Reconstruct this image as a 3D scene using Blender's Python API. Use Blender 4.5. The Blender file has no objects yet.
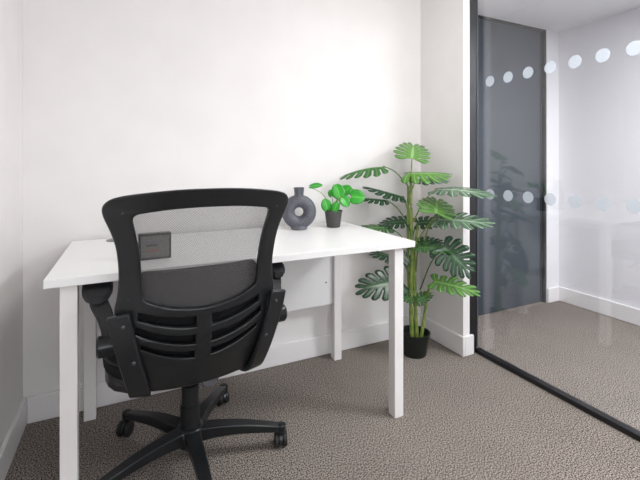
import bpy, bmesh, math, random
from mathutils import Vector, Matrix
random.seed(4)
PI = math.pi
S = bpy.context.scene
C = S.collection

# ------------------------------------------------------------------ camera
cd = bpy.data.cameras.new('camera'); cam = bpy.data.objects.new('camera', cd); C.objects.link(cam)
cam.location = (0, 0, 1.0528)
cam.rotation_euler = (PI / 2, 0, -0.4496)
cd.sensor_width = 36; cd.lens = 36 * 396.2 / 640
cd.shift_y = -(240 - 164.07) / 640
cd.clip_start = .02
S.camera = cam

# ------------------------------------------------------------------ world, lights, exposure
w = bpy.data.worlds.new('world'); S.world = w; w.use_nodes = True
w.node_tree.nodes['Background'].inputs[0].default_value = (1, 1, 1, 1)
w.node_tree.nodes['Background'].inputs[1].default_value = 0.3
def area(name, loc, sx, sy, power, col=(1, 1, 1)):
    d = bpy.data.lights.new(name, 'AREA'); d.shape = 'RECTANGLE'; d.size = sx; d.size_y = sy
    d.energy = power; d.color = col
    o = bpy.data.objects.new(name, d); C.objects.link(o); o.location = loc
    return o
area('ceiling_panel_light', (1.22, .72, 2.365), .56, .56, 16.5, (1, .985, .965))
area('ceiling_panel_light', (0.55, -0.7, 2.365), .56, .56, 5, (1, .985, .965))
area('ceiling_panel_light', (2.45, 0.25, 2.045), .56, .56, 64, (.97, .98, 1))
rear_fill = area('rear_fill_light', (0.45, -1.60, 1.35), 1.3, 1.3, 19, (.96, .98, 1)); rear_fill.rotation_euler = (PI / 2, 0, 0)  # frontal fill light added behind the camera to brighten upright faces
S.view_settings.view_transform = 'Standard'; S.view_settings.look = 'None'
S.view_settings.gamma = 1; S.view_settings.use_curve_mapping = False
S.view_settings.exposure = -0.14

# ------------------------------------------------------------------ helpers
def mat(name, col, rough=.5, metal=0., spec=.5, coat=0.):
    m = bpy.data.materials.new(name); m.use_nodes = True
    b = m.node_tree.nodes['Principled BSDF']
    b.inputs['Base Color'].default_value = (*col, 1); b.inputs['Roughness'].default_value = rough
    b.inputs['Metallic'].default_value = metal; b.inputs['Specular IOR Level'].default_value = spec
    b.inputs['Coat Weight'].default_value = coat
    return m
def nodes(m): return m.node_tree.nodes, m.node_tree.links, m.node_tree.nodes['Principled BSDF']
def noise_col(m, c1, c2, scale, lo=.35, hi=.65, detail=2, bump=0., dist=.002):
    n, l, b = nodes(m)
    tc = n.new('ShaderNodeTexCoord'); t = n.new('ShaderNodeTexNoise'); r = n.new('ShaderNodeValToRGB')
    t.inputs['Scale'].default_value = scale; t.inputs['Detail'].default_value = detail
    l.new(tc.outputs['Object'], t.inputs['Vector']); l.new(t.outputs['Fac'], r.inputs['Fac'])
    r.color_ramp.elements[0].position = lo; r.color_ramp.elements[1].position = hi
    r.color_ramp.elements[0].color = (*c1, 1); r.color_ramp.elements[1].color = (*c2, 1)
    l.new(r.outputs['Color'], b.inputs['Base Color'])
    if bump:
        bp = n.new('ShaderNodeBump'); bp.inputs['Strength'].default_value = bump; bp.inputs['Distance'].default_value = dist
        l.new(t.outputs['Fac'], bp.inputs['Height']); l.new(bp.outputs['Normal'], b.inputs['Normal'])
    return m

def tag(o, label=None, cat=None, group=None, kind=None):
    if label: o['label'] = label
    if cat: o['category'] = cat
    if group: o['group'] = group
    if kind: o['kind'] = kind
    return o
def thing(name, label, cat, loc=(0, 0, 0), rz=0., group=None):
    o = bpy.data.objects.new(name, None); C.objects.link(o); o.location = loc; o.rotation_euler = (0, 0, rz)
    o.empty_display_size = .05
    return tag(o, label, cat, group)
def obj(name, bm, m, parent=None, smooth=True, bevel=0., sub=0, seg=2, label=None, auto=35):
    me = bpy.data.meshes.new(name)
    bmesh.ops.recalc_face_normals(bm, faces=bm.faces)
    for f in bm.faces: f.smooth = smooth
    if smooth and auto:
        for e in bm.edges:
            if len(e.link_faces) == 2 and e.calc_face_angle(0) > math.radians(auto): e.smooth = False
    bm.to_mesh(me); bm.free(); me.materials.append(m)
    o = bpy.data.objects.new(name, me); C.objects.link(o)
    if parent: o.parent = parent
    if bevel:
        b = o.modifiers.new('bevel', 'BEVEL'); b.width = bevel; b.segments = seg; b.limit_method = 'ANGLE'
        b.angle_limit = math.radians(40); b.harden_normals = False
    if sub:
        s_ = o.modifiers.new('sub', 'SUBSURF'); s_.levels = sub; s_.render_levels = sub
    if label: o['label'] = label
    return o
def box(bm, x0, x1, y0, y1, z0, z1):
    v = [bm.verts.new((x, y, z)) for x in (x0, x1) for y in (y0, y1) for z in (z0, z1)]
    for a in ((0, 1, 3, 2), (4, 6, 7, 5), (0, 4, 5, 1), (2, 3, 7, 6), (0, 2, 6, 4), (1, 5, 7, 3)):
        bm.faces.new([v[i] for i in a])
    return bm
def B(*a): return box(bmesh.new(), *a)
def struct(name, bm, m, bevel=0.):
    return tag(obj(name, bm, m, smooth=bool(bevel), bevel=bevel), kind='structure')
def catmull(P, n=6):
    P = [Vector(p) for p in P]; Q = [P[0] * 2 - P[1]] + P + [P[-1] * 2 - P[-2]]; out = []
    for i in range(1, len(Q) - 2):
        for k in range(n):
            t = k / n; a, b, c, d = Q[i - 1:i + 3]
            out.append(.5 * ((2 * b) + (c - a) * t + (2 * a - 5 * b + 4 * c - d) * t * t + (3 * b - a - 3 * c + d) * t ** 3))
    out.append(P[-1]); return out
def tube(bm, P, rad, n=10, sx=1., sy=1., up=(0, 0, 1)):
    """sweep an ellipse (or rounded box section) along points P; rad is a number or a list"""
    P = [Vector(p) for p in P]; rings = []; m = len(P)
    R = rad if isinstance(rad, (list, tuple)) else [rad] * m
    if len(R) != m: R = [R[0] + (R[-1] - R[0]) * i / (m - 1) for i in range(m)] if len(R) == 2 else [R[min(len(R) - 1, int(i * len(R) / m))] for i in range(m)]
    up = Vector(up)
    for i, p in enumerate(P):
        d = (P[min(i + 1, m - 1)] - P[max(i - 1, 0)]).normalized()
        s = d.cross(up)
        if s.length < 1e-3: s = d.cross(Vector((0, 1, 0)))
        s.normalize(); u = s.cross(d).normalized()
        rings.append([bm.verts.new(p + (s * math.cos(2 * PI * k / n) * sx + u * math.sin(2 * PI * k / n) * sy) * R[i]) for k in range(n)])
    for a, b in zip(rings, rings[1:]):
        for k in range(n): bm.faces.new((a[k], a[(k + 1) % n], b[(k + 1) % n], b[k]))
    bm.faces.new(rings[0][::-1]); bm.faces.new(rings[-1])
    return bm
def sweep_rect(bm, P, W, T, side=(1, 0, 0)):
    """sweep a rectangle along P: width W along side, thickness T across"""
    P = [Vector(p) for p in P]; m = len(P); rings = []
    for i, p in enumerate(P):
        d = (P[min(i + 1, m - 1)] - P[max(i - 1, 0)]).normalized(); s = Vector(side)
        s = (s - d * s.dot(d)).normalized(); u = s.cross(d)
        ww = (W[0] + (W[1] - W[0]) * i / (m - 1)) / 2 if isinstance(W, tuple) else W / 2
        tt = (T[0] + (T[1] - T[0]) * i / (m - 1)) / 2 if isinstance(T, tuple) else T / 2
        rings.append([bm.verts.new(p + s * a * ww + u * b * tt) for a, b in ((-1, -1), (1, -1), (1, 1), (-1, 1))])
    for a, b in zip(rings, rings[1:]):
        for k in range(4): bm.faces.new((a[k], a[(k + 1) % 4], b[(k + 1) % 4], b[k]))
    bm.faces.new(rings[0][::-1]); bm.faces.new(rings[-1])
    return bm
def lathe(bm, prof, n=32, c=(0, 0, 0), axis='Z'):
    rings = []
    for r, z in prof:
        ring = []
        for k in range(n):
            a = 2 * PI * k / n; p = (r * math.cos(a), r * math.sin(a), z)
            if axis == 'X': p = (z, p[0], p[1])
            if axis == 'Y': p = (p[0], z, p[1])
            ring.append(bm.verts.new((p[0] + c[0], p[1] + c[1], p[2] + c[2])))
        rings.append(ring)
    for a, b in zip(rings, rings[1:]):
        for k in range(n): bm.faces.new((a[k], a[(k + 1) % n], b[(k + 1) % n], b[k]))
    if prof[0][0] > 1e-6: bm.faces.new(rings[0][::-1])
    if prof[-1][0] > 1e-6: bm.faces.new(rings[-1])
    return bm
def dedupe(bm, d=1e-5): bmesh.ops.remove_doubles(bm, verts=bm.verts, dist=d); return bm
def smooth_loop(pts, n=5):
    m = len(pts); out = []
    for i in range(m):
        a, b, c, d = (Vector((*pts[(i + j - 1) % m], 0)) for j in range(4))
        for k in range(n):
            t = k / n
            q = .5 * ((2 * b) + (c - a) * t + (2 * a - 5 * b + 4 * c - d) * t * t + (3 * b - a - 3 * c + d) * t ** 3)
            out.append((q.x, q.y))
    return out
def plate(outer, holes, thick, bev, ymap, step=.018):
    """flat outline (x, z) with holes, given thickness and rounded rims, cut finely and bent by ymap(x, z)"""
    cu = bpy.data.curves.new('outline', 'CURVE'); cu.dimensions = '2D'; cu.fill_mode = 'BOTH'
    cu.extrude = thick / 2 - bev; cu.bevel_depth = bev; cu.bevel_resolution = 2; cu.offset = -bev
    for lp in [outer] + holes:
        s = cu.splines.new('POLY'); s.points.add(len(lp) - 1); s.use_cyclic_u = True
        for p, q in zip(s.points, lp): p.co = (q[0], q[1], 0, 1)
    o = bpy.data.objects.new('outline', cu); C.objects.link(o)
    dg = bpy.context.evaluated_depsgraph_get(); me = bpy.data.meshes.new_from_object(o.evaluated_get(dg))
    bm = bmesh.new(); bm.from_mesh(me)
    bpy.data.objects.remove(o); bpy.data.curves.remove(cu); bpy.data.meshes.remove(me)
    dedupe(bm, 1e-5)
    xs = [v.co.x for v in bm.verts]; ys = [v.co.y for v in bm.verts]
    for ax, lo, hi in ((0, min(xs), max(xs)), (1, min(ys), max(ys))):
        k = lo + step
        while k < hi:
            co = [0, 0, 0]; no = [0, 0, 0]; co[ax] = k; no[ax] = 1
            bmesh.ops.bisect_plane(bm, geom=bm.verts[:] + bm.edges[:] + bm.faces[:], plane_co=co, plane_no=no, dist=1e-6)
            k += step
    for v in bm.verts:
        x, z, t = v.co; v.co = (x, ymap(x, z) + t, z)
    return bm

# ------------------------------------------------------------------ materials
M = {}
M['wall'] = noise_col(mat('wall_paint', (.8, .78, .775), .75, spec=.25), (.79, .766, .757), (.812, .788, .778), 6, bump=.02)
M['wall_far'] = mat('meeting_wall_paint', (.80, .793, .815), .75, spec=.25)
M['wall_rear'] = mat('rear_wall_paint', (.32, .32, .33), .7)
M['trim'] = mat('satin_trim', (.83, .81, .81), .35)
M['ceiling_far'] = mat('meeting_ceiling_white', (.86, .855, .87), .8)
M['ceiling'] = mat('ceiling_white', (.72, .71, .71), .8)
M['desk'] = mat('white_laminate', (.80, .797, .793), .33)
M['steel'] = mat('white_powder_coat', (.80, .775, .765), .4)
M['black'] = mat('black_plastic', (.020, .022, .024), .28, spec=.35)
noise_col(M['black'], (.011, .012, .0135), (.015, .0165, .018), 400, bump=.05, dist=.0005)
M['black_soft'] = mat('black_pad', (.012, .012, .014), .6, spec=.4)
M['grey_plastic'] = mat('grey_plastic', (.12, .125, .14), .35)
M['bolt'] = mat('bolt_steel', (.06, .062, .068), .35, metal=.5)
M['fabric'] = noise_col(mat('black_fabric', (.012, .012, .013), .9, spec=.2), (.009, .009, .010), (.014, .014, .015), 900, bump=.05)
M['frame'] = mat('black_aluminium', (.008, .008, .010), .35)
M['darkdoor'] = mat('dark_grey_door', (.045, .058, .074), .35)
M['rubber'] = mat('caster_rubber', (.01, .01, .011), .55)
M['vase'] = noise_col(mat('grey_glaze', (.1, .1, .12), .38), (.07, .072, .088), (.105, .107, .128), 160, bump=.1, dist=.0006)
M['potgrey'] = mat('grey_pot', (.06, .057, .057), .6)
M['potblack'] = mat('nursery_pot', (.006, .010, .008), .4)
M['soil'] = noise_col(mat('potting_soil', (.02, .015, .01), .95), (.008, .006, .004), (.05, .035, .02), 120, bump=.8, dist=.004)
M['stem'] = noise_col(mat('stem_green', (.2, .3, .05), .45), (.10, .20, .03), (.30, .36, .09), 18)
M['stemdark'] = noise_col(mat('petiole_green', (.08, .14, .04), .45), (.05, .11, .03), (.12, .20, .06), 18)
M['dot'] = mat('frosted_dot', (.70, .76, .83), .6)
_n, _l, _b = nodes(M['dot']); _t = _n.new('ShaderNodeBsdfTransparent'); _m = _n.new('ShaderNodeMixShader'); _m.inputs[0].default_value = .5
_l.new(_t.outputs[0], _m.inputs[1]); _l.new(_b.outputs[0], _m.inputs[2]); _l.new(_m.outputs[0], _n['Material Output'].inputs[0])
# carpet: speckled grey-brown loop pile
cp = mat('carpet', (.2, .18, .17), .95, spec=.1); n, l, b = nodes(cp)
tc = n.new('ShaderNodeTexCoord'); t1 = n.new('ShaderNodeTexNoise'); t1.inputs['Scale'].default_value = 215; t1.inputs['Detail'].default_value = 3
t2 = n.new('ShaderNodeTexNoise'); t2.inputs['Scale'].default_value = 3.5; t2.inputs['Detail'].default_value = 3
r1 = n.new('ShaderNodeValToRGB'); r1.color_ramp.elements[0].position = .40; r1.color_ramp.elements[1].position = .60
r1.color_ramp.elements[0].color = (.03, .025, .022, 1); r1.color_ramp.elements[1].color = (.44, .385, .34, 1)
mx = n.new('ShaderNodeMix'); mx.data_type = 'RGBA'; mx.blend_type = 'MULTIPLY'; mx.inputs[0].default_value = .25
l.new(tc.outputs['Object'], t1.inputs['Vector']); l.new(tc.outputs['Object'], t2.inputs['Vector'])
l.new(t1.outputs['Fac'], r1.inputs['Fac']); l.new(r1.outputs['Color'], mx.inputs[6]); l.new(t2.outputs['Fac'], mx.inputs[7])
l.new(mx.outputs[2], b.inputs['Base Color'])
bp = n.new('ShaderNodeBump'); bp.inputs['Strength'].default_value = .3; bp.inputs['Distance'].default_value = .002
l.new(t1.outputs['Fac'], bp.inputs['Height']); l.new(bp.outputs['Normal'], b.inputs['Normal'])
M['carpet'] = cp
# glass pane: clear with mirror reflection
g = bpy.data.materials.new('clear_glass'); g.use_nodes = True; n = g.node_tree.nodes; l = g.node_tree.links; n.clear()
out = n.new('ShaderNodeOutputMaterial'); tr = n.new('ShaderNodeBsdfTransparent'); gl = n.new('ShaderNodeBsdfGlossy'); ge = n.new('ShaderNodeNewGeometry'); ms = n.new('ShaderNodeMixShader')
gl.inputs['Roughness'].default_value = 0.0; tr.inputs[0].default_value = (.97, .975, .985, 1)
# Schlick reflectance, the same from both sides of the pane
dt = n.new('ShaderNodeVectorMath'); dt.operation = 'DOT_PRODUCT'; l.new(ge.outputs['Incoming'], dt.inputs[0]); l.new(ge.outputs['Normal'], dt.inputs[1])
def mth(op, a, b_):
    q = n.new('ShaderNodeMath'); q.operation = op
    for i, v in enumerate((a, b_)):
        if isinstance(v, (int, float)): q.inputs[i].default_value = v
        elif v is not None: l.new(v, q.inputs[i])
    return q.outputs[0]
ab = mth('ABSOLUTE', dt.outputs['Value'], None); pw = mth('POWER', mth('SUBTRACT', 1, ab), 5)
l.new(mth('ADD', mth('MULTIPLY', pw, .92), .07), ms.inputs[0]); l.new(tr.outputs[0], ms.inputs[1]); l.new(gl.outputs[0], ms.inputs[2]); l.new(ms.outputs[0], out.inputs[0])
M['glass'] = g
# open weave mesh of the chair back
def weave(name, col, cover, scale=620):
    m = bpy.data.materials.new(name); m.use_nodes = True; n = m.node_tree.nodes; l = m.node_tree.links; b = n['Principled BSDF']
    b.inputs['Base Color'].default_value = (*col, 1); b.inputs['Roughness'].default_value = .6; b.inputs['Specular IOR Level'].default_value = .3
    tc = n.new('ShaderNodeTexCoord'); facs = []
    for d in ('X', 'Z'):
        wv = n.new('ShaderNodeTexWave'); wv.wave_type = 'BANDS'; wv.bands_direction = d; wv.inputs['Scale'].default_value = scale / 2 / PI
        mp = n.new('ShaderNodeMapping'); mp.inputs['Rotation'].default_value = (0, .55, 0)
        l.new(tc.outputs['Object'], mp.inputs[0]); l.new(mp.outputs[0], wv.inputs['Vector']); facs.append(wv)
    mul = n.new('ShaderNodeMath'); mul.operation = 'MULTIPLY'
    l.new(facs[0].outputs['Fac'], mul.inputs[0]); l.new(facs[1].outputs['Fac'], mul.inputs[1])
    mr = n.new('ShaderNodeMapRange'); mr.inputs['From Min'].default_value = 0; mr.inputs['From Max'].default_value = .5
    mr.inputs['To Min'].default_value = cover + .24; mr.inputs['To Max'].default_value = cover - .24
    l.new(mul.outputs[0], mr.inputs['Value'])
    ms = n.new('ShaderNodeMixShader'); tr = n.new('ShaderNodeBsdfTransparent'); out = n['Material Output']
    l.new(mr.outputs[0], ms.inputs[0]); l.new(tr.outputs[0], ms.inputs[1]); l.new(b.outputs[0], ms.inputs[2]); l.new(ms.outputs[0], out.inputs[0])
    return m
M['mesh'] = weave('chair_weave', (.11, .106, .107), .52)
def leafmat(name, dark, mid, rib, rough=.32):
    m = mat(name, mid, rough, spec=.6); n, l, b = nodes(m)
    uv = n.new('ShaderNodeUVMap'); sp = n.new('ShaderNodeSeparateXYZ'); l.new(uv.outputs[0], sp.inputs[0])
    r = n.new('ShaderNodeValToRGB'); e = r.color_ramp.elements; e[0].position = 0; e[0].color = (*rib, 1); e[1].position = .10; e[1].color = (*mid, 1)
    x = e.new(.06); x.color = (*rib, 1); x = e.new(1.); x.color = (*dark, 1)
    l.new(sp.outputs[1], r.inputs['Fac'])
    # side veins: one thin pale line along the middle of each lobe
    wv = n.new('ShaderNodeMath'); wv.operation = 'COMPARE'; wv.inputs[1].default_value = .5; wv.inputs[2].default_value = .05
    fc = n.new('ShaderNodeMath'); fc.operation = 'FRACT'; l.new(sp.outputs[0], fc.inputs[0]); l.new(fc.outputs[0], wv.inputs[0])
    mxx = n.new('ShaderNodeMix'); mxx.data_type = 'RGBA'; l.new(wv.outputs[0], mxx.inputs[0]); l.new(r.outputs[0], mxx.inputs[6]); mxx.inputs[7].default_value = (*rib, 1)
    l.new(mxx.outputs[2], b.inputs['Base Color'])
    b.inputs['Subsurface Weight'].default_value = 0
    tl = n.new('ShaderNodeBsdfTranslucent'); l.new(mxx.outputs[2], tl.inputs[0]); ms = n.new('ShaderNodeMixShader'); ms.inputs[0].default_value = .25
    l.new(b.outputs[0], ms.inputs[1]); l.new(tl.outputs[0], ms.inputs[2]); l.new(ms.outputs[0], n['Material Output'].inputs[0])
    return m
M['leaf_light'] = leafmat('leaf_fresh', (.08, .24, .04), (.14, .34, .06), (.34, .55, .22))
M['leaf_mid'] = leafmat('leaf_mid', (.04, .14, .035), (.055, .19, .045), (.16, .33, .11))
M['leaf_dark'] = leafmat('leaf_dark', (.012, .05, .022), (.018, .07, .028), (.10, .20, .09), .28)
M['leaf_pale'] = leafmat('leaf_glare_pale', (.10, .19, .11), (.17, .29, .18), (.45, .55, .42), .25)  # lightened to put specular glare into the colour; also serves a grey underside
M['leaf_bright'] = leafmat('leaf_bright', (.03, .34, .025), (.05, .46, .04), (.16, .62, .10), .3)

# ------------------------------------------------------------------ the setting
XL, XC, YC, YW, XG, XN, H = -.3875, 1.656, 1.620, 1.973, 1.757, 3.003, 2.4
HN = 2.074; YB = -1.7
struct('floor', B(XL - .1, XN + .1, YB - .1, YW + .15, -.1, 0), M['carpet'])
struct('wall_back', B(XL - .1, 1.99, YW, YW + .1, 0, H), M['wall'])
struct('wall_left', B(XL - .1, XL, YB, YW, 0, H), M['wall'])
struct('wall_right', B(XC, 1.704, YC, YW, 0, H), M['wall'])
struct('wall_divider', B(1.704, 1.80, YC + .045, YW, 0, H), M['wall'])
struct('wall_rear', B(XL - .1, XN + .1, YB - .1, YB, 0, H), M['wall_rear'])
struct('ceiling', B(XL - .1, 1.76, YB - .1, YW + .1, H, H + .1), M['ceiling'])
struct('wall_header', B(1.735, 1.80, YB, YC + .045, HN, H), M['wall'])
# the room behind the glass
struct('wall_meeting_right', B(XN, XN + .1, YB, YW + .1, 0, H), M['wall_far'])
struct('wall_meeting_pier', B(2.862, XN, YW - .01, YW + .1, 0, H), M['wall_far'])
struct('wall_meeting_lintel', B(1.99, 2.862, YW, YW + .1, HN, H), M['wall_far'])
bm = bmesh.new()
xs = [1.80, 2.343, 2.94, XN]; ys = [YB, -1.05, -.45, .15, .75, 1.35, YW]
for a, b_ in zip(xs, xs[1:]):
    for c_, d_ in zip(ys, ys[1:]): box(bm, a + .002, b_ - .002, c_ + .002, d_ - .002, HN, HN + .012)
box(bm, 1.80, XN, YB, YW, HN + .004, HN + .05)
struct('ceiling_meeting', bm, M['ceiling_far'])
# baseboards
BH, BT = .108, .016
def base(name, x0, x1, y0, y1): struct(name, B(x0, x1, y0, y1, 0, BH), M['trim'], bevel=.004)
base('baseboard_back', XL + BT, XC, YW - BT, YW)
base('baseboard_left', XL, XL + BT, YB, YW)
base('baseboard_right', XC - BT, XC, YC - BT, YW - BT)
base('baseboard_return', XC, 1.722, YC - BT, YC)
base('baseboard_meeting_pier', 2.862, XN - BT, YW - .01 - BT, YW - .01)
base('baseboard_meeting_right', XN - BT, XN, YB, YW)
base('baseboard_divider', 1.80, 1.80 + BT, YC + .06, YW - .01)
# dark grey door of the room behind
d1 = struct('door_1', B(1.99, 2.845, YW + .02, YW + .06, .004, HN), M['darkdoor'])
o = obj('door_frame', box(B(2.845, 2.862, YW - .004, YW + .06, 0, HN), 1.99, 2.845, YW - .002, YW + .03, HN - .012, HN), M['frame'], d1)
obj('door_seal', B(2.828, 2.833, YW + .016, YW + .021, .01, HN - .02), M['frame'], d1)
# glazed partition
wd = bpy.data.objects.new('window_1', None); C.objects.link(wd); wd.location = (1.757, YC, 0); tag(wd, kind='structure')
def rel(bm):
    bmesh.ops.translate(bm, verts=bm.verts, vec=(-1.757, -YC, 0)); return bm
obj('frame_post', rel(B(1.705, 1.760, YC, YC + .044, 0, HN)), M['frame'], wd, bevel=.002)
obj('post_bead', rel(B(1.760, 1.764, YC - .004, YC + .02, .03, HN)), M['grey_plastic'], wd)
obj('bottom_channel', rel(B(1.742, 1.778, YB, YC - .0005, 0, .022)), M['frame'], wd, bevel=.0015)
obj('top_channel', rel(B(1.742, 1.778, YB, YC - .0005, HN - .03, HN)), M['frame'], wd, bevel=.0015)
pane = obj('glass_pane', rel(B(1.757, 1.765, YB, YC - .001, .015, HN - .02)), M['glass'], wd)
def disc(cx, cy, cz, r, nrm_x=True):
    return lathe(bmesh.new(), [(r, -.0004), (r, .0004)], 28, (cx, cy, cz), 'X')
for z in (1.50, .890):
    for k in range(12):
        obj('dot', rel(disc(1.7564, 1.528 - k * .1131, z, .0285)), M['dot'], pane)
w2 = bpy.data.objects.new('rear_fill_panel', None); C.objects.link(w2); w2.location = (.45, YB, 1.35); tag(w2, kind='structure')  # unseen window shape added on the rear wall to dress the fill light
bm = bmesh.new()
for a_ in ((-.72, .72, 0, .04, .66, .72), (-.72, .72, 0, .04, -.72, -.66), (-.72, -.66, 0, .04, -.66, .66), (.66, .72, 0, .04, -.66, .66), (-.02, .02, 0, .04, -.66, .66)): box(bm, *a_)
obj('fill_panel_frame', bm, M['trim'], w2)
sk = mat('fill_glow', (.9, .95, 1), .5); sk.node_tree.nodes['Principled BSDF'].inputs['Emission Color'].default_value = (.92, .96, 1, 1); sk.node_tree.nodes['Principled BSDF'].inputs['Emission Strength'].default_value = 1.5  # glowing sheet belonging to the added rear fill
obj('fill_panel_pane', B(-.66, .66, .005, .012, -.66, .66), sk, w2)
# ceiling lamps that light the two rooms
for i, (x, y, z, lb) in enumerate([(1.22, .72, H, 'square white ceiling light panel above the desk area'), (.55, -.7, H, 'square white ceiling light panel behind the camera'), (2.45, .25, HN, 'square white ceiling light panel in the room behind the glass')]):
    t = thing('ceiling_light', lb, 'light', (x, y, z), 0, 'ceiling light panels')
    obj('frame', box(box(box(B(-.30, .30, -.30, -.285, -.02, 0), -.30, .30, .285, .30, -.02, 0), -.30, -.285, -.285, .285, -.02, 0), .285, .30, -.285, .285, -.02, 0), M['trim'], t)
    em = M.get('lamp')
    if not em:
        em = mat('lamp_diffuser', (.9, .9, .9), .5); em.node_tree.nodes['Principled BSDF'].inputs['Emission Color'].default_value = (1, .99, .97, 1)
        em.node_tree.nodes['Principled BSDF'].inputs['Emission Strength'].default_value = 3; M['lamp'] = em
    obj('diffuser', B(-.285, .285, -.285, .285, -.012, -.004), em, t)

# ------------------------------------------------------------------ desk
dk = thing('desk', 'white rectangular office desk with square white legs along the back wall', 'desk', (.434, 1.634, 0))
D = lambda x0, x1, y0, y1, z0, z1: B(x0 - .434, x1 - .434, y0 - 1.634, y1 - 1.634, z0, z1)
obj('tabletop', D(-.214, 1.083, 1.3234, 1.9445, .705, .73), M['desk'], dk, bevel=.0015)
for x0, x1, y0, y1 in ((-.178, -.134, 1.340, 1.384), (.99, 1.034, 1.340, 1.384), (-.166, -.122, 1.874, 1.918), (.99, 1.034, 1.874, 1.918)):
    obj('leg', D(x0, x1, y0, y1, 0, .7045), M['steel'], dk, bevel=.002)
for y0 in (1.372, 1.89):
    pass
obj('side_rail', D(-.178, -.150, 1.385, 1.873, .668, .7045), M['steel'], dk)
obj('side_rail', D(.996, 1.028, 1.385, 1.873, .668, .7045), M['steel'], dk)
mp_ = obj('modesty_panel', D(-.121, .989, 1.893, 1.909, .30, .7045), M['desk'], dk, bevel=.001)
obj('screw_cap', lathe(bmesh.new(), [(.0045, 0), (.0045, -.002)], 12, (.949 - .434, 1.893 - 1.634, .42), 'Y'), M['grey_plastic'], mp_, label='small dark screw cap')
obj('screw_cap', lathe(bmesh.new(), [(.0045, 0), (.0045, -.002)], 12, (.949 - .434, 1.893 - 1.634, .60), 'Y'), M['grey_plastic'], mp_)
obj('cable_grommet', lathe(bmesh.new(), [(.036, 0), (.036, .0025), (.032, .004), (.010, .004), (.009, .001)], 28, (-.050 - .434, 1.888 - 1.634, .73)), M['grey_plastic'], dk, label='round grey cable grommet')

# ------------------------------------------------------------------ black box on the desk, seen through the chair's mesh
t = thing('desk_socket_box', 'small black socket box standing on the desk, seen through the chair mesh', 'socket box', (.079, 1.45, .73), .04)
obj('housing', B(-.05, .053, 0, .032, 0, .088), M['black'], t, bevel=.003)
obj('face_plate', B(-.043, .046, -.002, .0005, .008, .080), mat('face_plate', (.14, .14, .13), .5), t, bevel=.001)
obj('card_slot', B(-.028, .008, -.0035, -.0015, .046, .052), M['black_soft'], t, label='dark horizontal slot')
obj('flap', box(B(-.030, .014, -.004, -.0015, .056, .066), .014, .018, -.004, -.0015, .044, .066), M['grey_plastic'], t)
obj('indicator', box(box(B(-.026, -.016, -.003, -.0015, .030, .034), -.010, .006, -.003, -.0015, .029, .036), .010, .02, -.003, -.0015, .030, .033), mat('dull_red', (.30, .05, .04), .5), t, label='dull red marks')

# ------------------------------------------------------------------ ring vase
vz = thing('ring_vase', 'dark grey round ring vase with hole through its middle', 'vase', (.760, 1.815, .73), -.33)
bm = bmesh.new()
n1, n2 = 48, 20
rings = []
for i in range(n1):
    a = 2 * PI * i / n1; ring = []
    for j in range(n2):
        q = 2 * PI * j / n2; r = .0535 + .0325 * math.cos(q)
        ring.append(bm.verts.new((r * math.cos(a), .031 * math.sin(q), .0865 + r * math.sin(a))))
    rings.append(ring)
for i in range(n1):
    for j in range(n2): bm.faces.new((rings[i][j], rings[(i + 1) % n1][j], rings[(i + 1) % n1][(j + 1) % n2], rings[i][(j + 1) % n2]))
lathe(bm, [(.041, 0), (.041, .006), (.034, .016), (.02, .020)], 32)
bod = obj('vase_body', bm, M['vase'], vz, auto=0)
rm = bod.modifiers.new('blend', 'REMESH'); rm.mode = 'VOXEL'; rm.voxel_size = .0028; rm.use_smooth_shade = True
sm = bod.modifiers.new('soft', 'SMOOTH'); sm.iterations = 6
obj('neck', lathe(bmesh.new(), [(.026, .155), (.0235, .166), (.0235, .180), (.0255, .199), (.0265, .207), (.0235, .207), (.019, .195), (.017, .172), (0, .170)], 28), M['vase'], vz)

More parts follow.
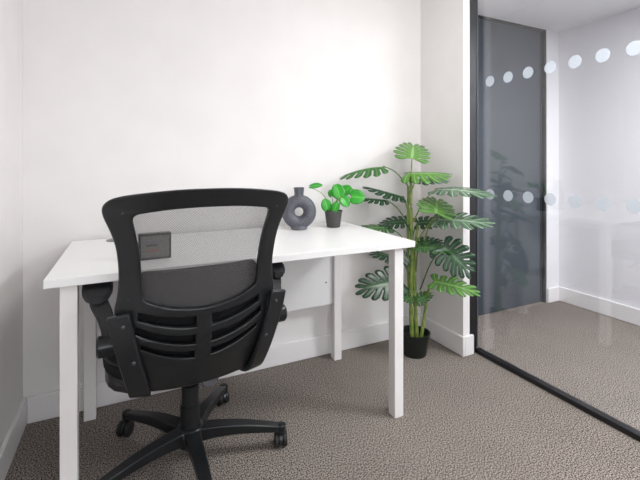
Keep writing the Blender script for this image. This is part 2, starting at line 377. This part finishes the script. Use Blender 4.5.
# ------------------------------------------------------------------ leaves
def leaf_bm(L, wf=1., fold=0., droop=.1, lobes=6, cut=.34, seed=0):
    """deeply split leaf in its own frame: midrib along +Y from the origin, normal +Z"""
    rnd = random.Random(seed); bm = bmesh.new(); uvl = bm.loops.layers.uv.new('UVMap'); uvs = {}
    def env(p): return L * (.56 * (1 - p) ** .55 * (.72 + .55 * p) + .22 * p)
    def ang(p): return math.radians(138 - 128 * p ** .8)
    def mid(p): return L * (.02 + .86 * p ** 1.1)
    def pt(side, p, v, jig=1.):
        R = env(p) * v * jig * wf; a = ang(p) - .25 * v * (1 - p)
        x = side * R * math.sin(a); y = mid(p) + R / max(wf, .9) * math.cos(a)
        z = fold * abs(x) - droop * (max(y, 0) ** 2) / L - .25 * droop * x * x / L + .05 * L * math.exp(-(abs(x) / (.09 * L)) ** 2) * -.4
        return (x, y, z)
    for side in (-1, 1):
        prev = None
        for k in range(lobes):
            g = .80 if k < lobes - 1 else 1.0; jl = 1 + rnd.uniform(-.1, .08)
            ps = [(k + g * i / 4) / lobes for i in range(5)]; cols = []
            for i, p in enumerate(ps):
                shape = (.80, .95, 1, .96, .84)[i]; col = []
                if i == 0 and prev: start = prev
                vs = (0, .14, cut, .6, .82, 1)
                for m_, v in enumerate(vs):
                    if i == 0 and prev and m_ < 3: col.append(None); continue
                    s_ = 1 if m_ < 3 else 1 + (shape - 1) * (v - cut) / (1 - cut)
                    q = bm.verts.new(pt(side, p, v * s_, jl if m_ > 2 else 1)); uvs[q] = (k + i / 4 * .999, v); col.append(q)
                cols.append(col)
            if prev:
                # bridge across the split near the midrib only
                n0 = [bm.verts.new(pt(side, ps[0], v)) for v in (0, .14, cut)]
                for q, v in zip(n0, (0, .14, cut)): uvs[q] = (k, v)
                cols[0][:3] = n0
                for m_ in range(2): bm.faces.new((prev[m_], prev[m_ + 1], n0[m_ + 1], n0[m_]))
            for a, b_ in zip(cols, cols[1:]):
                for m_ in range(5): bm.faces.new((a[m_], a[m_ + 1], b_[m_ + 1], b_[m_]))
            prev = cols[-1][:3]
    for f in bm.faces:
        for lp in f.loops: lp[uvl].uv = uvs[lp.vert]
    dedupe(bm, 1e-5)
    return bm
def heart_bm(L, wf=1., droop=.15, fold=.1):
    bm = bmesh.new(); uvl = bm.loops.layers.uv.new('UVMap'); uvs = {}; n_ = 14
    for side in (-1, 1):
        cols = []
        for i in range(n_ + 1):
            p = i / n_; a = math.radians(150 * (1 - p) ** .8); R = L * wf * .5 * (1 - p ** 2.2) ** .6 * (1 - .25 * (1 - p) ** 4)
            c0 = L * (.12 + .88 * p); col = []
            for v in (0, .3, .65, 1):
                x = side * R * v * math.sin(max(a, .5)); y = c0 + R * v * math.cos(a) * .55 - (.0 if p > .1 else 0)
                q = bm.verts.new((x, y, fold * abs(x) - droop * y * y / L)); uvs[q] = (.2 + p * .2, v); col.append(q)
            cols.append(col)
        for a, b_ in zip(cols, cols[1:]):
            for m_ in range(3): bm.faces.new((a[m_], a[m_ + 1], b_[m_ + 1], b_[m_]))
    for f in bm.faces:
        for lp in f.loops: lp[uvl].uv = uvs[lp.vert]
    dedupe(bm, 1e-5); return bm
def orient(bm, base, tip, nrm):
    y = (Vector(tip) - Vector(base)).normalized(); n_ = Vector(nrm); x = y.cross(n_).normalized(); z = x.cross(y)
    mt = Matrix((x, y, z)).transposed().to_4x4(); mt.translation = Vector(base)
    bmesh.ops.transform(bm, matrix=mt, verts=bm.verts); return bm
def keep_in_room(bm, ox, oy):
    """a leaf that meets a wall bends along it"""
    for v in bm.verts:
        Y = v.co.y + oy; X = v.co.x + ox
        if Y > YW - .012: v.co.y = YW - .012 - oy
        if X > XC - .01 and Y > YC - .03:
            v.co.x = XC - .01 - ox
        if X > 1.74: v.co.x = 1.74 - ox
    return bm

# ------------------------------------------------------------------ monstera on the floor
PX, PY = 1.43, 1.755
mon = thing('potted_monstera', 'tall monstera plant with split leaves in black pot on the carpet', 'plant', (PX, PY, 0))
obj('pot', dedupe(lathe(bmesh.new(), [(0, 0), (.062, 0), (.066, .01), (.078, .108), (.084, .110), (.086, .123), (.081, .125), (.077, .110), (.073, .085), (0, .085)], 36)), M['potblack'], mon)
obj('soil', dedupe(lathe(bmesh.new(), [(0, .089), (.04, .093), (.073, .090)], 24)), M['soil'], mon)
TR = [[(-0.014, 0.004, 0.087), (-0.019, 0.007, 0.298), (-0.014, 0.004, 0.576), (-0.019, 0.007, 0.77), (-0.019, 0.007, 0.948), (-0.019, 0.007, 1.009)],
      [(0.011, -0.008, 0.087), (0.001, -0.003, 0.354), (0.008, 0.005, 0.573), (0.016, -0.01, 0.714)],
      [(0.025, -0.025, 0.091), (0.044, -0.035, 0.235), (0.053, -0.05, 0.349), (0.047, -0.08, 0.391)],
      [(0.014, 0.013, 0.078), (-0.016, 0.028, 0.347), (-0.021, 0.03, 0.571), (-0.027, 0.022, 0.93)]]
for i, tr_ in enumerate(TR):
    P_ = catmull([(x, y, max(z, .09)) for x, y, z in tr_], 6)
    nn = len(P_); r0 = (.0125, .0105, .010, .0095)[i]; r1 = (.007, .006, .006, .006)[i]
    obj('stem', tube(bmesh.new(), P_, [r0 + (r1 - r0) * k / (nn - 1) for k in range(nn)], 10), M['stem'], mon)
LV = [
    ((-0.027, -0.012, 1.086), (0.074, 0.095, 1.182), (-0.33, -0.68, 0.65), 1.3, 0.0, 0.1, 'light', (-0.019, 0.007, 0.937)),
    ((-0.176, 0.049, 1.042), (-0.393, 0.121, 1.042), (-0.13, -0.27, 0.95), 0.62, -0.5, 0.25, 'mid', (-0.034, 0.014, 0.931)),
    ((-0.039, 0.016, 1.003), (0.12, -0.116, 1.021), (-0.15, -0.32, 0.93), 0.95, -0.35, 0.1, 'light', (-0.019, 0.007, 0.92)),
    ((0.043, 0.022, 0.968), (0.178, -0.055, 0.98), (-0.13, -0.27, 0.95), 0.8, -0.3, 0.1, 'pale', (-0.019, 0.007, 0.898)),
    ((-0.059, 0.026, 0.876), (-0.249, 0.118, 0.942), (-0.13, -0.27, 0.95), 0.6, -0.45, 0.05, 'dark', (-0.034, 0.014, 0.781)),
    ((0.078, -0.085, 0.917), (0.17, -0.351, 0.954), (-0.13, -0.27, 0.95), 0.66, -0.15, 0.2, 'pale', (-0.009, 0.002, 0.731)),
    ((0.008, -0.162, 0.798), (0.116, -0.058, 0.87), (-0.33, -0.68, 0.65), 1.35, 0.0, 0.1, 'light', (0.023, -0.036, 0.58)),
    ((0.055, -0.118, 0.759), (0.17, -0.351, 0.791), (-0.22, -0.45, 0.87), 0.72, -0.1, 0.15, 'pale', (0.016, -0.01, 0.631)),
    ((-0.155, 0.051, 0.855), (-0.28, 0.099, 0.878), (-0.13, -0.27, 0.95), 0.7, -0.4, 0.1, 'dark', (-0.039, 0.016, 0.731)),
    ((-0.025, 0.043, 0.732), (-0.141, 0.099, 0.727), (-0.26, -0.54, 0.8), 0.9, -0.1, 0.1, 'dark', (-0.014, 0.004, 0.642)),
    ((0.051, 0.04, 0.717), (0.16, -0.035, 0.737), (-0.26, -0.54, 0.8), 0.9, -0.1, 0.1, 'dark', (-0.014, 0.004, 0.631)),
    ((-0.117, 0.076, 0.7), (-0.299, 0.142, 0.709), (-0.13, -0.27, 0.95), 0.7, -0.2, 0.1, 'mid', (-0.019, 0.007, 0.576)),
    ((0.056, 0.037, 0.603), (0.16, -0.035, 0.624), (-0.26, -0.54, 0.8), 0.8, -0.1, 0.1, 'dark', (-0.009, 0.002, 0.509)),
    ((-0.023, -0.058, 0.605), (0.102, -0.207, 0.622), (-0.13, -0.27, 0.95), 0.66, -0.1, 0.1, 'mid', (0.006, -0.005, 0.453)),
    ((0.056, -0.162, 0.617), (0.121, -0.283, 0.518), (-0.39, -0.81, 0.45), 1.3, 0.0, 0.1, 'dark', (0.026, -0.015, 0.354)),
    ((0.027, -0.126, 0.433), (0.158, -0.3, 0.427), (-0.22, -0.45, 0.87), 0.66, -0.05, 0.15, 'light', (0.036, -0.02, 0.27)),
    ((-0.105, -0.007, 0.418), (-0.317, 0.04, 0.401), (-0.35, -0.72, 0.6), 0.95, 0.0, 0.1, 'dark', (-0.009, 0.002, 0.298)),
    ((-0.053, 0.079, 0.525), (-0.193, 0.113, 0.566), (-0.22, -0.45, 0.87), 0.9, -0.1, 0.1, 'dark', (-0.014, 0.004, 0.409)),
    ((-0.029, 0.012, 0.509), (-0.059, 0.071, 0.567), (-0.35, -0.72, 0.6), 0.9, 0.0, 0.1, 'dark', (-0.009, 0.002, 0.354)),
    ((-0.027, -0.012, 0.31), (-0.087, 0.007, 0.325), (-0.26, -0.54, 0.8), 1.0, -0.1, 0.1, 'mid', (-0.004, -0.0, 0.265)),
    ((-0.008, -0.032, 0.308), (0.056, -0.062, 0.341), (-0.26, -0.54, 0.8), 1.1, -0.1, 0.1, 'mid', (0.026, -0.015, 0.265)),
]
for i, (b0, tp, nr, wf, fo, dr, col, at_) in enumerate(LV):
    L_ = (Vector(tp) - Vector(b0)).length
    bm = keep_in_room(orient(leaf_bm(L_, wf, fo, dr, seed=i), b0, tp, nr), PX, PY)
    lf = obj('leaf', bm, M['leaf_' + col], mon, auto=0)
    so = lf.modifiers.new('thick', 'SOLIDIFY'); so.thickness = .0012; so.offset = 0
    a, b_ = Vector(at_), Vector(b0); m1 = a.lerp(b_, .5) + Vector((0, 0, .12 * (b_ - a).length))
    pts = catmull([a, m1, b_], 6)
    obj('petiole', tube(bmesh.new(), pts, [.0042, .0026], 7), M['stem'] if col in ('light', 'pale') else M['stemdark'], mon)

# ------------------------------------------------------------------ little plant on the desk
sx_, sy_ = .945, 1.800
sp = thing('small_potted_plant', 'small bright green leafy plant in grey pot on the desk', 'plant', (sx_, sy_, .7305))
obj('pot', dedupe(lathe(bmesh.new(), [(0, 0), (.032, 0), (.034, .003), (.0445, .077), (.047, .079), (.047, .086), (.043, .086), (.041, .074), (0, .073)], 30)), M['potgrey'], sp)
obj('soil', dedupe(lathe(bmesh.new(), [(0, .078), (.041, .076)], 20)), M['soil'], sp)
SV = [((-0.113, 0.054, 0.205), (-0.062, 0.007, 0.222), (-0.26, -0.54, 0.8), 0.7),
      ((0.021, -0.032, 0.151), (0.012, -0.006, 0.221), (-0.39, -0.81, 0.4), 1.1),
      ((0.054, 0.007, 0.167), (0.092, -0.011, 0.209), (-0.3, -0.63, 0.7), 1.2),
      ((-0.039, -0.015, 0.086), (-0.057, -0.017, 0.147), (-0.41, -0.86, 0.3), 1.0),
      ((0.002, -0.045, 0.132), (-0.025, -0.043, 0.078), (-0.35, -0.72, 0.6), 0.8),
      ((0.03, -0.037, 0.156), (0.042, -0.076, 0.113), (-0.35, -0.72, 0.6), 1.1),
      ((0.067, -0.054, 0.156), (0.12, -0.102, 0.157), (-0.3, -0.85, 0.4), 1.3),
      ((0.078, 0.018, 0.187), (0.135, -0.01, 0.176), (-0.22, -0.45, 0.85), 1.0),
      ((0.007, 0.03, 0.151), (-0.002, 0.034, 0.188), (-0.3, -0.63, 0.7), 1.0)]
for i, (b0, tp, nr, wf) in enumerate(SV):
    L_ = (Vector(tp) - Vector(b0)).length
    lf = obj('leaf', orient(heart_bm(L_, wf), b0, tp, nr), M['leaf_bright'], sp, auto=0)
    so = lf.modifiers.new('thick', 'SOLIDIFY'); so.thickness = .001; so.offset = 0
    a, b_ = Vector((.01 * math.cos(i * 2.1), .01 * math.sin(i * 2.1), .078)), Vector(b0)
    m1 = a.lerp(b_, .5) + Vector((0, 0, .15 * (b_ - a).length))
    obj('stem', tube(bmesh.new(), catmull([a, m1, b_], 6), [.0022, .0012], 7), M['stem'], sp)

# ------------------------------------------------------------------ office chair
CX, CY = .197, 1.472
ch = thing('office_chair', 'black mesh-back office swivel chair pushed in at the white desk', 'chair', (CX, CY, 0), .045)
def yb(x, z):
    """depth of the back shell: leans away at the top, bulges at the lumbar, wraps forward at the sides"""
    K = [(.36, -.235), (.42, -.262), (.50, -.305), (.58, -.330), (.66, -.338), (.76, -.348), (.86, -.372), (.94, -.400), (1.0, -.428)]
    for (z0, y0), (z1, y1) in zip(K, K[1:]):
        if z <= z1 or z1 == 1.0:
            t_ = min(max((z - z0) / (z1 - z0), 0), 1); t_ = t_; y = y0 + (y1 - y0) * t_; break
    return y + .95 * x * x
W_ = 1.04
half = [(0, .990), (.08, .988), (.16, .980), (.205, .972), (.228, .962), (.240, .945), (.238, .922), (.224, .885), (.212, .845), (.206, .80), (.204, .75), (.207, .705), (.213, .670), (.212, .63), (.198, .57), (.182, .50), (.172, .445), (.160, .420), (.12, .409), (0, .405)]
half = [(x * W_, z) for x, z in half]
outer = half + [(-x, z) for x, z in half[-2:0:-1]]
outer = smooth_loop(outer, 3)
ihalf = [(0, .940), (.08, .9375), (.15, .929), (.168, .924), (.174, .912), (.168, .88), (.159, .83), (.154, .78), (.152, .73), (.150, .703), (.140, .690), (.10, .672), (.05, .661), (0, .657)]
ihalf = [(x * W_, z) for x, z in ihalf]
inner = smooth_loop(ihalf + [(-x, z) for x, z in ihalf[-2:0:-1]], 3)
def slot(s, xi, xo, zi, zo, h_i, h_o):
    top = []; bot = []
    for k in range(9):
        t_ = k / 8; x = xi + (xo - xi) * t_; c_ = zi + (zo - zi) * t_ ** 1.8; h_ = h_i + (h_o - h_i) * t_
        top.append((s * x, c_ + h_ / 2)); bot.append((s * x, c_ - h_ / 2))
    return top + bot[::-1]
slots = []
for s in (-1, 1):
    slots += [slot(s, .022, .166, .620, .650, .030, .020), slot(s, .022, .174, .568, .613, .028, .018), slot(s, .024, .160, .522, .566, .022, .012)]
SP_ = .0
bk = obj('backrest_frame', plate(outer, [inner] + slots, .022, .005, yb), M['black'], ch)
# mesh panel stretched in the opening, a little towards the seat
bm = bmesh.new(); NX, NZ = 20, 20; gr = []
def iw(z):
    best = .15
    for (x0, z0), (x1, z1) in zip(ihalf, ihalf[1:]):
        if z1 <= z <= z0: best = x0 + (x1 - x0) * ((z0 - z) / (z0 - z1) if z0 > z1 else 0)
    return best
for j in range(NZ + 1):
    row = []
    for i in range(NX + 1):
        u = -1 + 2 * i / NX; x = u * W_ * (.182 - .028 * min(1, max(0, (.92 - (.64 + .31 * j / NZ)) / .16)))
        zt = .950 - .018 * (u * u); zb = .645 + .045 * u * u; z = zb + (zt - zb) * j / NZ
        row.append(bm.verts.new((x, yb(x, z) + .010 + .004 * (1 - u * u), z)))
    gr.append(row)
for j in range(NZ):
    for i in range(NX): bm.faces.new((gr[j][i], gr[j][i + 1], gr[j + 1][i + 1], gr[j + 1][i]))
obj('mesh_panel', bm, M['mesh'], ch, auto=0)
# lumbar pad on the sitter's side
lh = [(0, .763), (.10, .762), (.155, .760), (.170, .74), (.182, .69), (.182, .60), (.150, .48), (.12, .455), (0, .45)]
obj('lumbar_pad', plate(smooth_loop(lh + [(-x, z) for x, z in lh[-2:0:-1]], 3), [], .022, .008, lambda x, z: yb(x, z) + .034), M['fabric'], ch)
# small screws on the frame
for x, z in ((-.205, .93), (-.19, .80), (-.19, .70), (.205, .93)):
    obj('frame_screw', lathe(bmesh.new(), [(.004, 0), (.004, -.002)], 10, (x, yb(x, z) - .0105, z), 'Y'), M['black_soft'], bk)
# seat
def rsq(a, b_, zc, th, n_=44, p=4.):
    bm = bmesh.new(); prof = [(0, th * .5), (.5, th * .52), (.8, th * .46), (.93, th * .34), (.985, th * .12), (1, -.02), (.985, -th * .2), (.95, -th * .42), (.9, -th * .5), (0, -th * .5)]
    rings = []
    for r, z in prof:
        ring = []
        for k in range(n_):
            q = 2 * PI * k / n_; c_, s_ = math.cos(q), math.sin(q)
            f = (abs(c_) ** p + abs(s_) ** p) ** (-1 / p); zz = z if abs(z) > .05 * th or r < 1 else 0
            dip = .35 * th * (abs(c_ * f * r)) ** 3 if z > 0 else 0
            ring.append(bm.verts.new((a * f * c_ * r, b_ * f * s_ * r, zc + zz + dip - (.02 * max(0, s_ * f * r) ** 3))))
        rings.append(ring)
    for x, y in zip(rings, rings[1:]):
        for k in range(n_): bm.faces.new((x[k], x[(k + 1) % n_], y[(k + 1) % n_], y[k]))
    return dedupe(bm)
bm = rsq(.250, .236, .458, .090); bmesh.ops.translate(bm, verts=bm.verts, vec=(0, .015, 0))
st = obj('seat', bm, M['fabric'], ch, auto=0)
bm = rsq(.245, .230, .412, .036); bmesh.ops.translate(bm, verts=bm.verts, vec=(0, .015, 0))
obj('seat_pan', bm, M['black'], ch, auto=0)
pip = []
for k in range(60):
    q = 2 * PI * k / 60; c_, s_ = math.cos(q), math.sin(q); f = (abs(c_) ** 4 + abs(s_) ** 4) ** -.25
    pip.append((.247 * f * c_, .015 + .231 * f * s_, .472 - .02 * max(0, s_ * f) ** 3))
pip.append(pip[0])
obj('piping', tube(bmesh.new(), pip, .0045, 8), M['black'], st, auto=0)
# brackets carrying the back and the flip-up arms
for s in (-1, 1):
    br = obj('arm_bracket', sweep_rect(bmesh.new(), catmull([(s * .221, -.322, .664), (s * .209, -.318, .605), (s * .192, -.304, .53), (s * .174, -.280, .455), (s * .164, -.248, .410), (s * .156, -.18, .390), (s * .145, -.05, .388)], 5), (.056, .054), .016, side=(math.cos(.30), s * math.sin(.30), 0)), M['black'], ch, bevel=.004)
    # wide gusset plate reaching to the hinge
    gp = bmesh.new()
    pr = [(-.318, .640), (-.300, .648), (-.235, .585), (-.190, .560), (-.185, .520), (-.215, .50), (-.225, .44), (-.235, .415), (-.262, .43), (-.292, .52)]
    x0 = .190; va = [gp.verts.new((s * (x0 - .25 * (.655 - z) * .5), y, z)) for y, z in pr]; vb = [gp.verts.new((s * (x0 + .026 - .25 * (.655 - z) * .5), y, z)) for y, z in pr]
    gp.faces.new(va); gp.faces.new(vb[::-1])
    for k in range(len(pr)): gp.faces.new((va[k], va[(k + 1) % len(pr)], vb[(k + 1) % len(pr)], vb[k]))
    obj('bracket_gusset', gp, M['black'], br, bevel=.003)
    for z, y in ((.635, -.331), (.53, -.314), (.430, -.272)):
        xx = s * (.2095 - max(0, (.635 - z)) * .245)
        obj('bolt', lathe(bmesh.new(), [(.0055, .003), (.0055, -.003), (.003, -.0045), (0, -.0045)], 12, (xx, y, z), 'Y'), M['bolt'], br)
    hg = obj('arm_hinge', lathe(bmesh.new(), [(.026, .196), (.029, .200), (.029, .230), (.025, .233), (.025, .237), (.029, .240), (.029, .276), (.024, .282), (0, .282)] if s > 0 else [(.026, -.196), (.029, -.200), (.029, -.230), (.025, -.233), (.025, -.237), (.029, -.240), (.029, -.276), (.024, -.282), (0, -.282)], 28, (0, -.205, .545), 'X'), M['black'], ch)
    ar = obj('armrest', sweep_rect(bmesh.new(), catmull([(s * .249, -.195, .556), (s * .253, -.190, .590), (s * .262, -.165, .620), (s * .276, -.125, .643), (s * .280, -.06, .648), (s * .280, .05, .650), (s * .280, .12, .650)], 5), (.034, .056), (.040, .020)), M['black_soft'], ch, bevel=.006)
    # arm pad: rounded, wider than the arm
    pm = bmesh.new(); rr = []
    for k in range(15):
        t_ = k / 14; y = -.162 + .325 * t_; e_ = (1 - abs(2 * t_ - 1) ** 6) ** .5 if 0 < t_ < 1 else .35
        wv_ = .042 * max(e_, .35); hv = .021 * max(e_, .5)
        ring = []
        for q in range(16):
            a = 2 * PI * q / 16; c_, s_ = math.cos(a), math.sin(a); f = (abs(c_) ** 4 + abs(s_) ** 4) ** -.25
            ring.append(pm.verts.new((s * .280 + wv_ * f * c_, y, .674 + hv * f * s_ - (.012 if t_ < .15 else 0) * (1 - t_ / .15 if t_ < .15 else 0))))
        rr.append(ring)
    for a, b_ in zip(rr, rr[1:]):
        for q in range(16): pm.faces.new((a[q], a[(q + 1) % 16], b_[(q + 1) % 16], b_[q]))
    pm.faces.new(rr[0][::-1]); pm.faces.new(rr[-1])
    obj('arm_pad', pm, M['black_soft'], ar)
body = [c for c in C.objects if c.parent == ch]
# tilt mechanism, gas lift, lever
mc = obj('tilt_mechanism', box(box(B(-.075, .075, -.11, .12, .352, .400), -.165, .165, -.06, -.02, .385, .408), -.165, .165, .06, .10, .385, .408), M['black'], ch, bevel=.006)
obj('tension_knob', lathe(bmesh.new(), [(.012, -.11), (.012, -.135), (.026, -.137), (.030, -.145), (.030, -.175), (.026, -.182), (0, -.182)], 24, (.03, 0, .368), 'Y'), M['grey_plastic'], mc)
obj('height_lever', tube(bmesh.new(), catmull([(.07, .03, .378), (.14, .03, .372), (.20, .03, .362), (.25, .03, .352)], 5), [.005, .008], 10, 1, 1), M['black'], mc)
obj('gas_lift', lathe(bmesh.new(), [(.026, .115), (.026, .245), (.0215, .247), (.0215, .30), (.014, .302), (.014, .355)], 24), M['black'], ch)
obj('lift_cover', lathe(bmesh.new(), [(.034, .11), (.034, .20), (.030, .203), (.030, .27), (.0265, .272)], 24), M['black'], ch)
hub = obj('base_hub', lathe(bmesh.new(), [(.030, .062), (.046, .066), (.050, .08), (.050, .112), (.042, .124), (.034, .128)], 30), M['black'], ch)
for k in range(5):
    a = math.radians(-15.0 + 72 * k) - .045; dx, dy = math.cos(a), math.sin(a); RT = .323
    P_ = [(dx * .035, dy * .035, .098), (dx * .10, dy * .10, .101), (dx * .18, dy * .18, .097), (dx * .26, dy * .26, .086), (dx * RT, dy * RT, .076)]
    bm = sweep_rect(bmesh.new(), catmull(P_, 4), (.052, .030), (.046, .022), side=(-dy, dx, 0))
    lathe(bm, [(.012, .056), (.0165, .058), (.018, .064), (.018, .086), (.014, .091), (0, .091)], 18, (dx * RT, dy * RT, 0))
    ar = obj('base_arm', bm, M['black'], ch, bevel=.007, seg=3)
    # twin-wheel caster
    sw = a + (PI * .5 if k in (0, 3) else (PI * .30 if k % 2 else PI * .62))
    if k == 3: sw = PI / 2 - .045
    cs, sn = math.cos(sw), math.sin(sw)
    tx, ty = dx * RT + cs * .012, dy * RT + sn * .012
    hd = bmesh.new(); lathe(hd, [(.0055, .045), (.0055, .058)], 10, (dx * RT, dy * RT, 0))
    hood = bmesh.new()
    pr = [(.030 * math.cos(q), .0275 + .030 * math.sin(q)) for q in [math.radians(-10 + 200 * i / 12) for i in range(13)]]
    va = [hd.verts.new((tx + cs * p - sn * -.006, ty + sn * p + cs * -.006, z)) for p, z in pr]; vb = [hd.verts.new((tx + cs * p - sn * .006, ty + sn * p + cs * .006, z)) for p, z in pr]
    hd.faces.new(va); hd.faces.new(vb[::-1])
    for i in range(13): hd.faces.new((va[i], va[(i + 1) % 13], vb[(i + 1) % 13], vb[i]))
    hood.free()
    cst = obj('caster', hd, M['black'], ar)
    for sd in (-1, 1):
        wm = bmesh.new(); prf = [(.004, .007), (.024, .007), (.0275, .010), (.0275, .020), (.024, .0235), (.010, .0245), (0, .0245)]
        lathe(wm, [(r_, sd * h_) for r_, h_ in prf], 24, (0, 0, 0), 'Y')
        bmesh.ops.transform(wm, matrix=Matrix.Translation((tx, ty, .0275)) @ Matrix.Rotation(sw, 4, 'Z'), verts=wm.verts)
        obj('wheel', wm, M['rubber'], cst)
for c in body: c.location.x = -.006 if c.name.startswith(('armrest', 'arm_hinge')) else -.016 if c.name.startswith('arm_bracket') else -.023
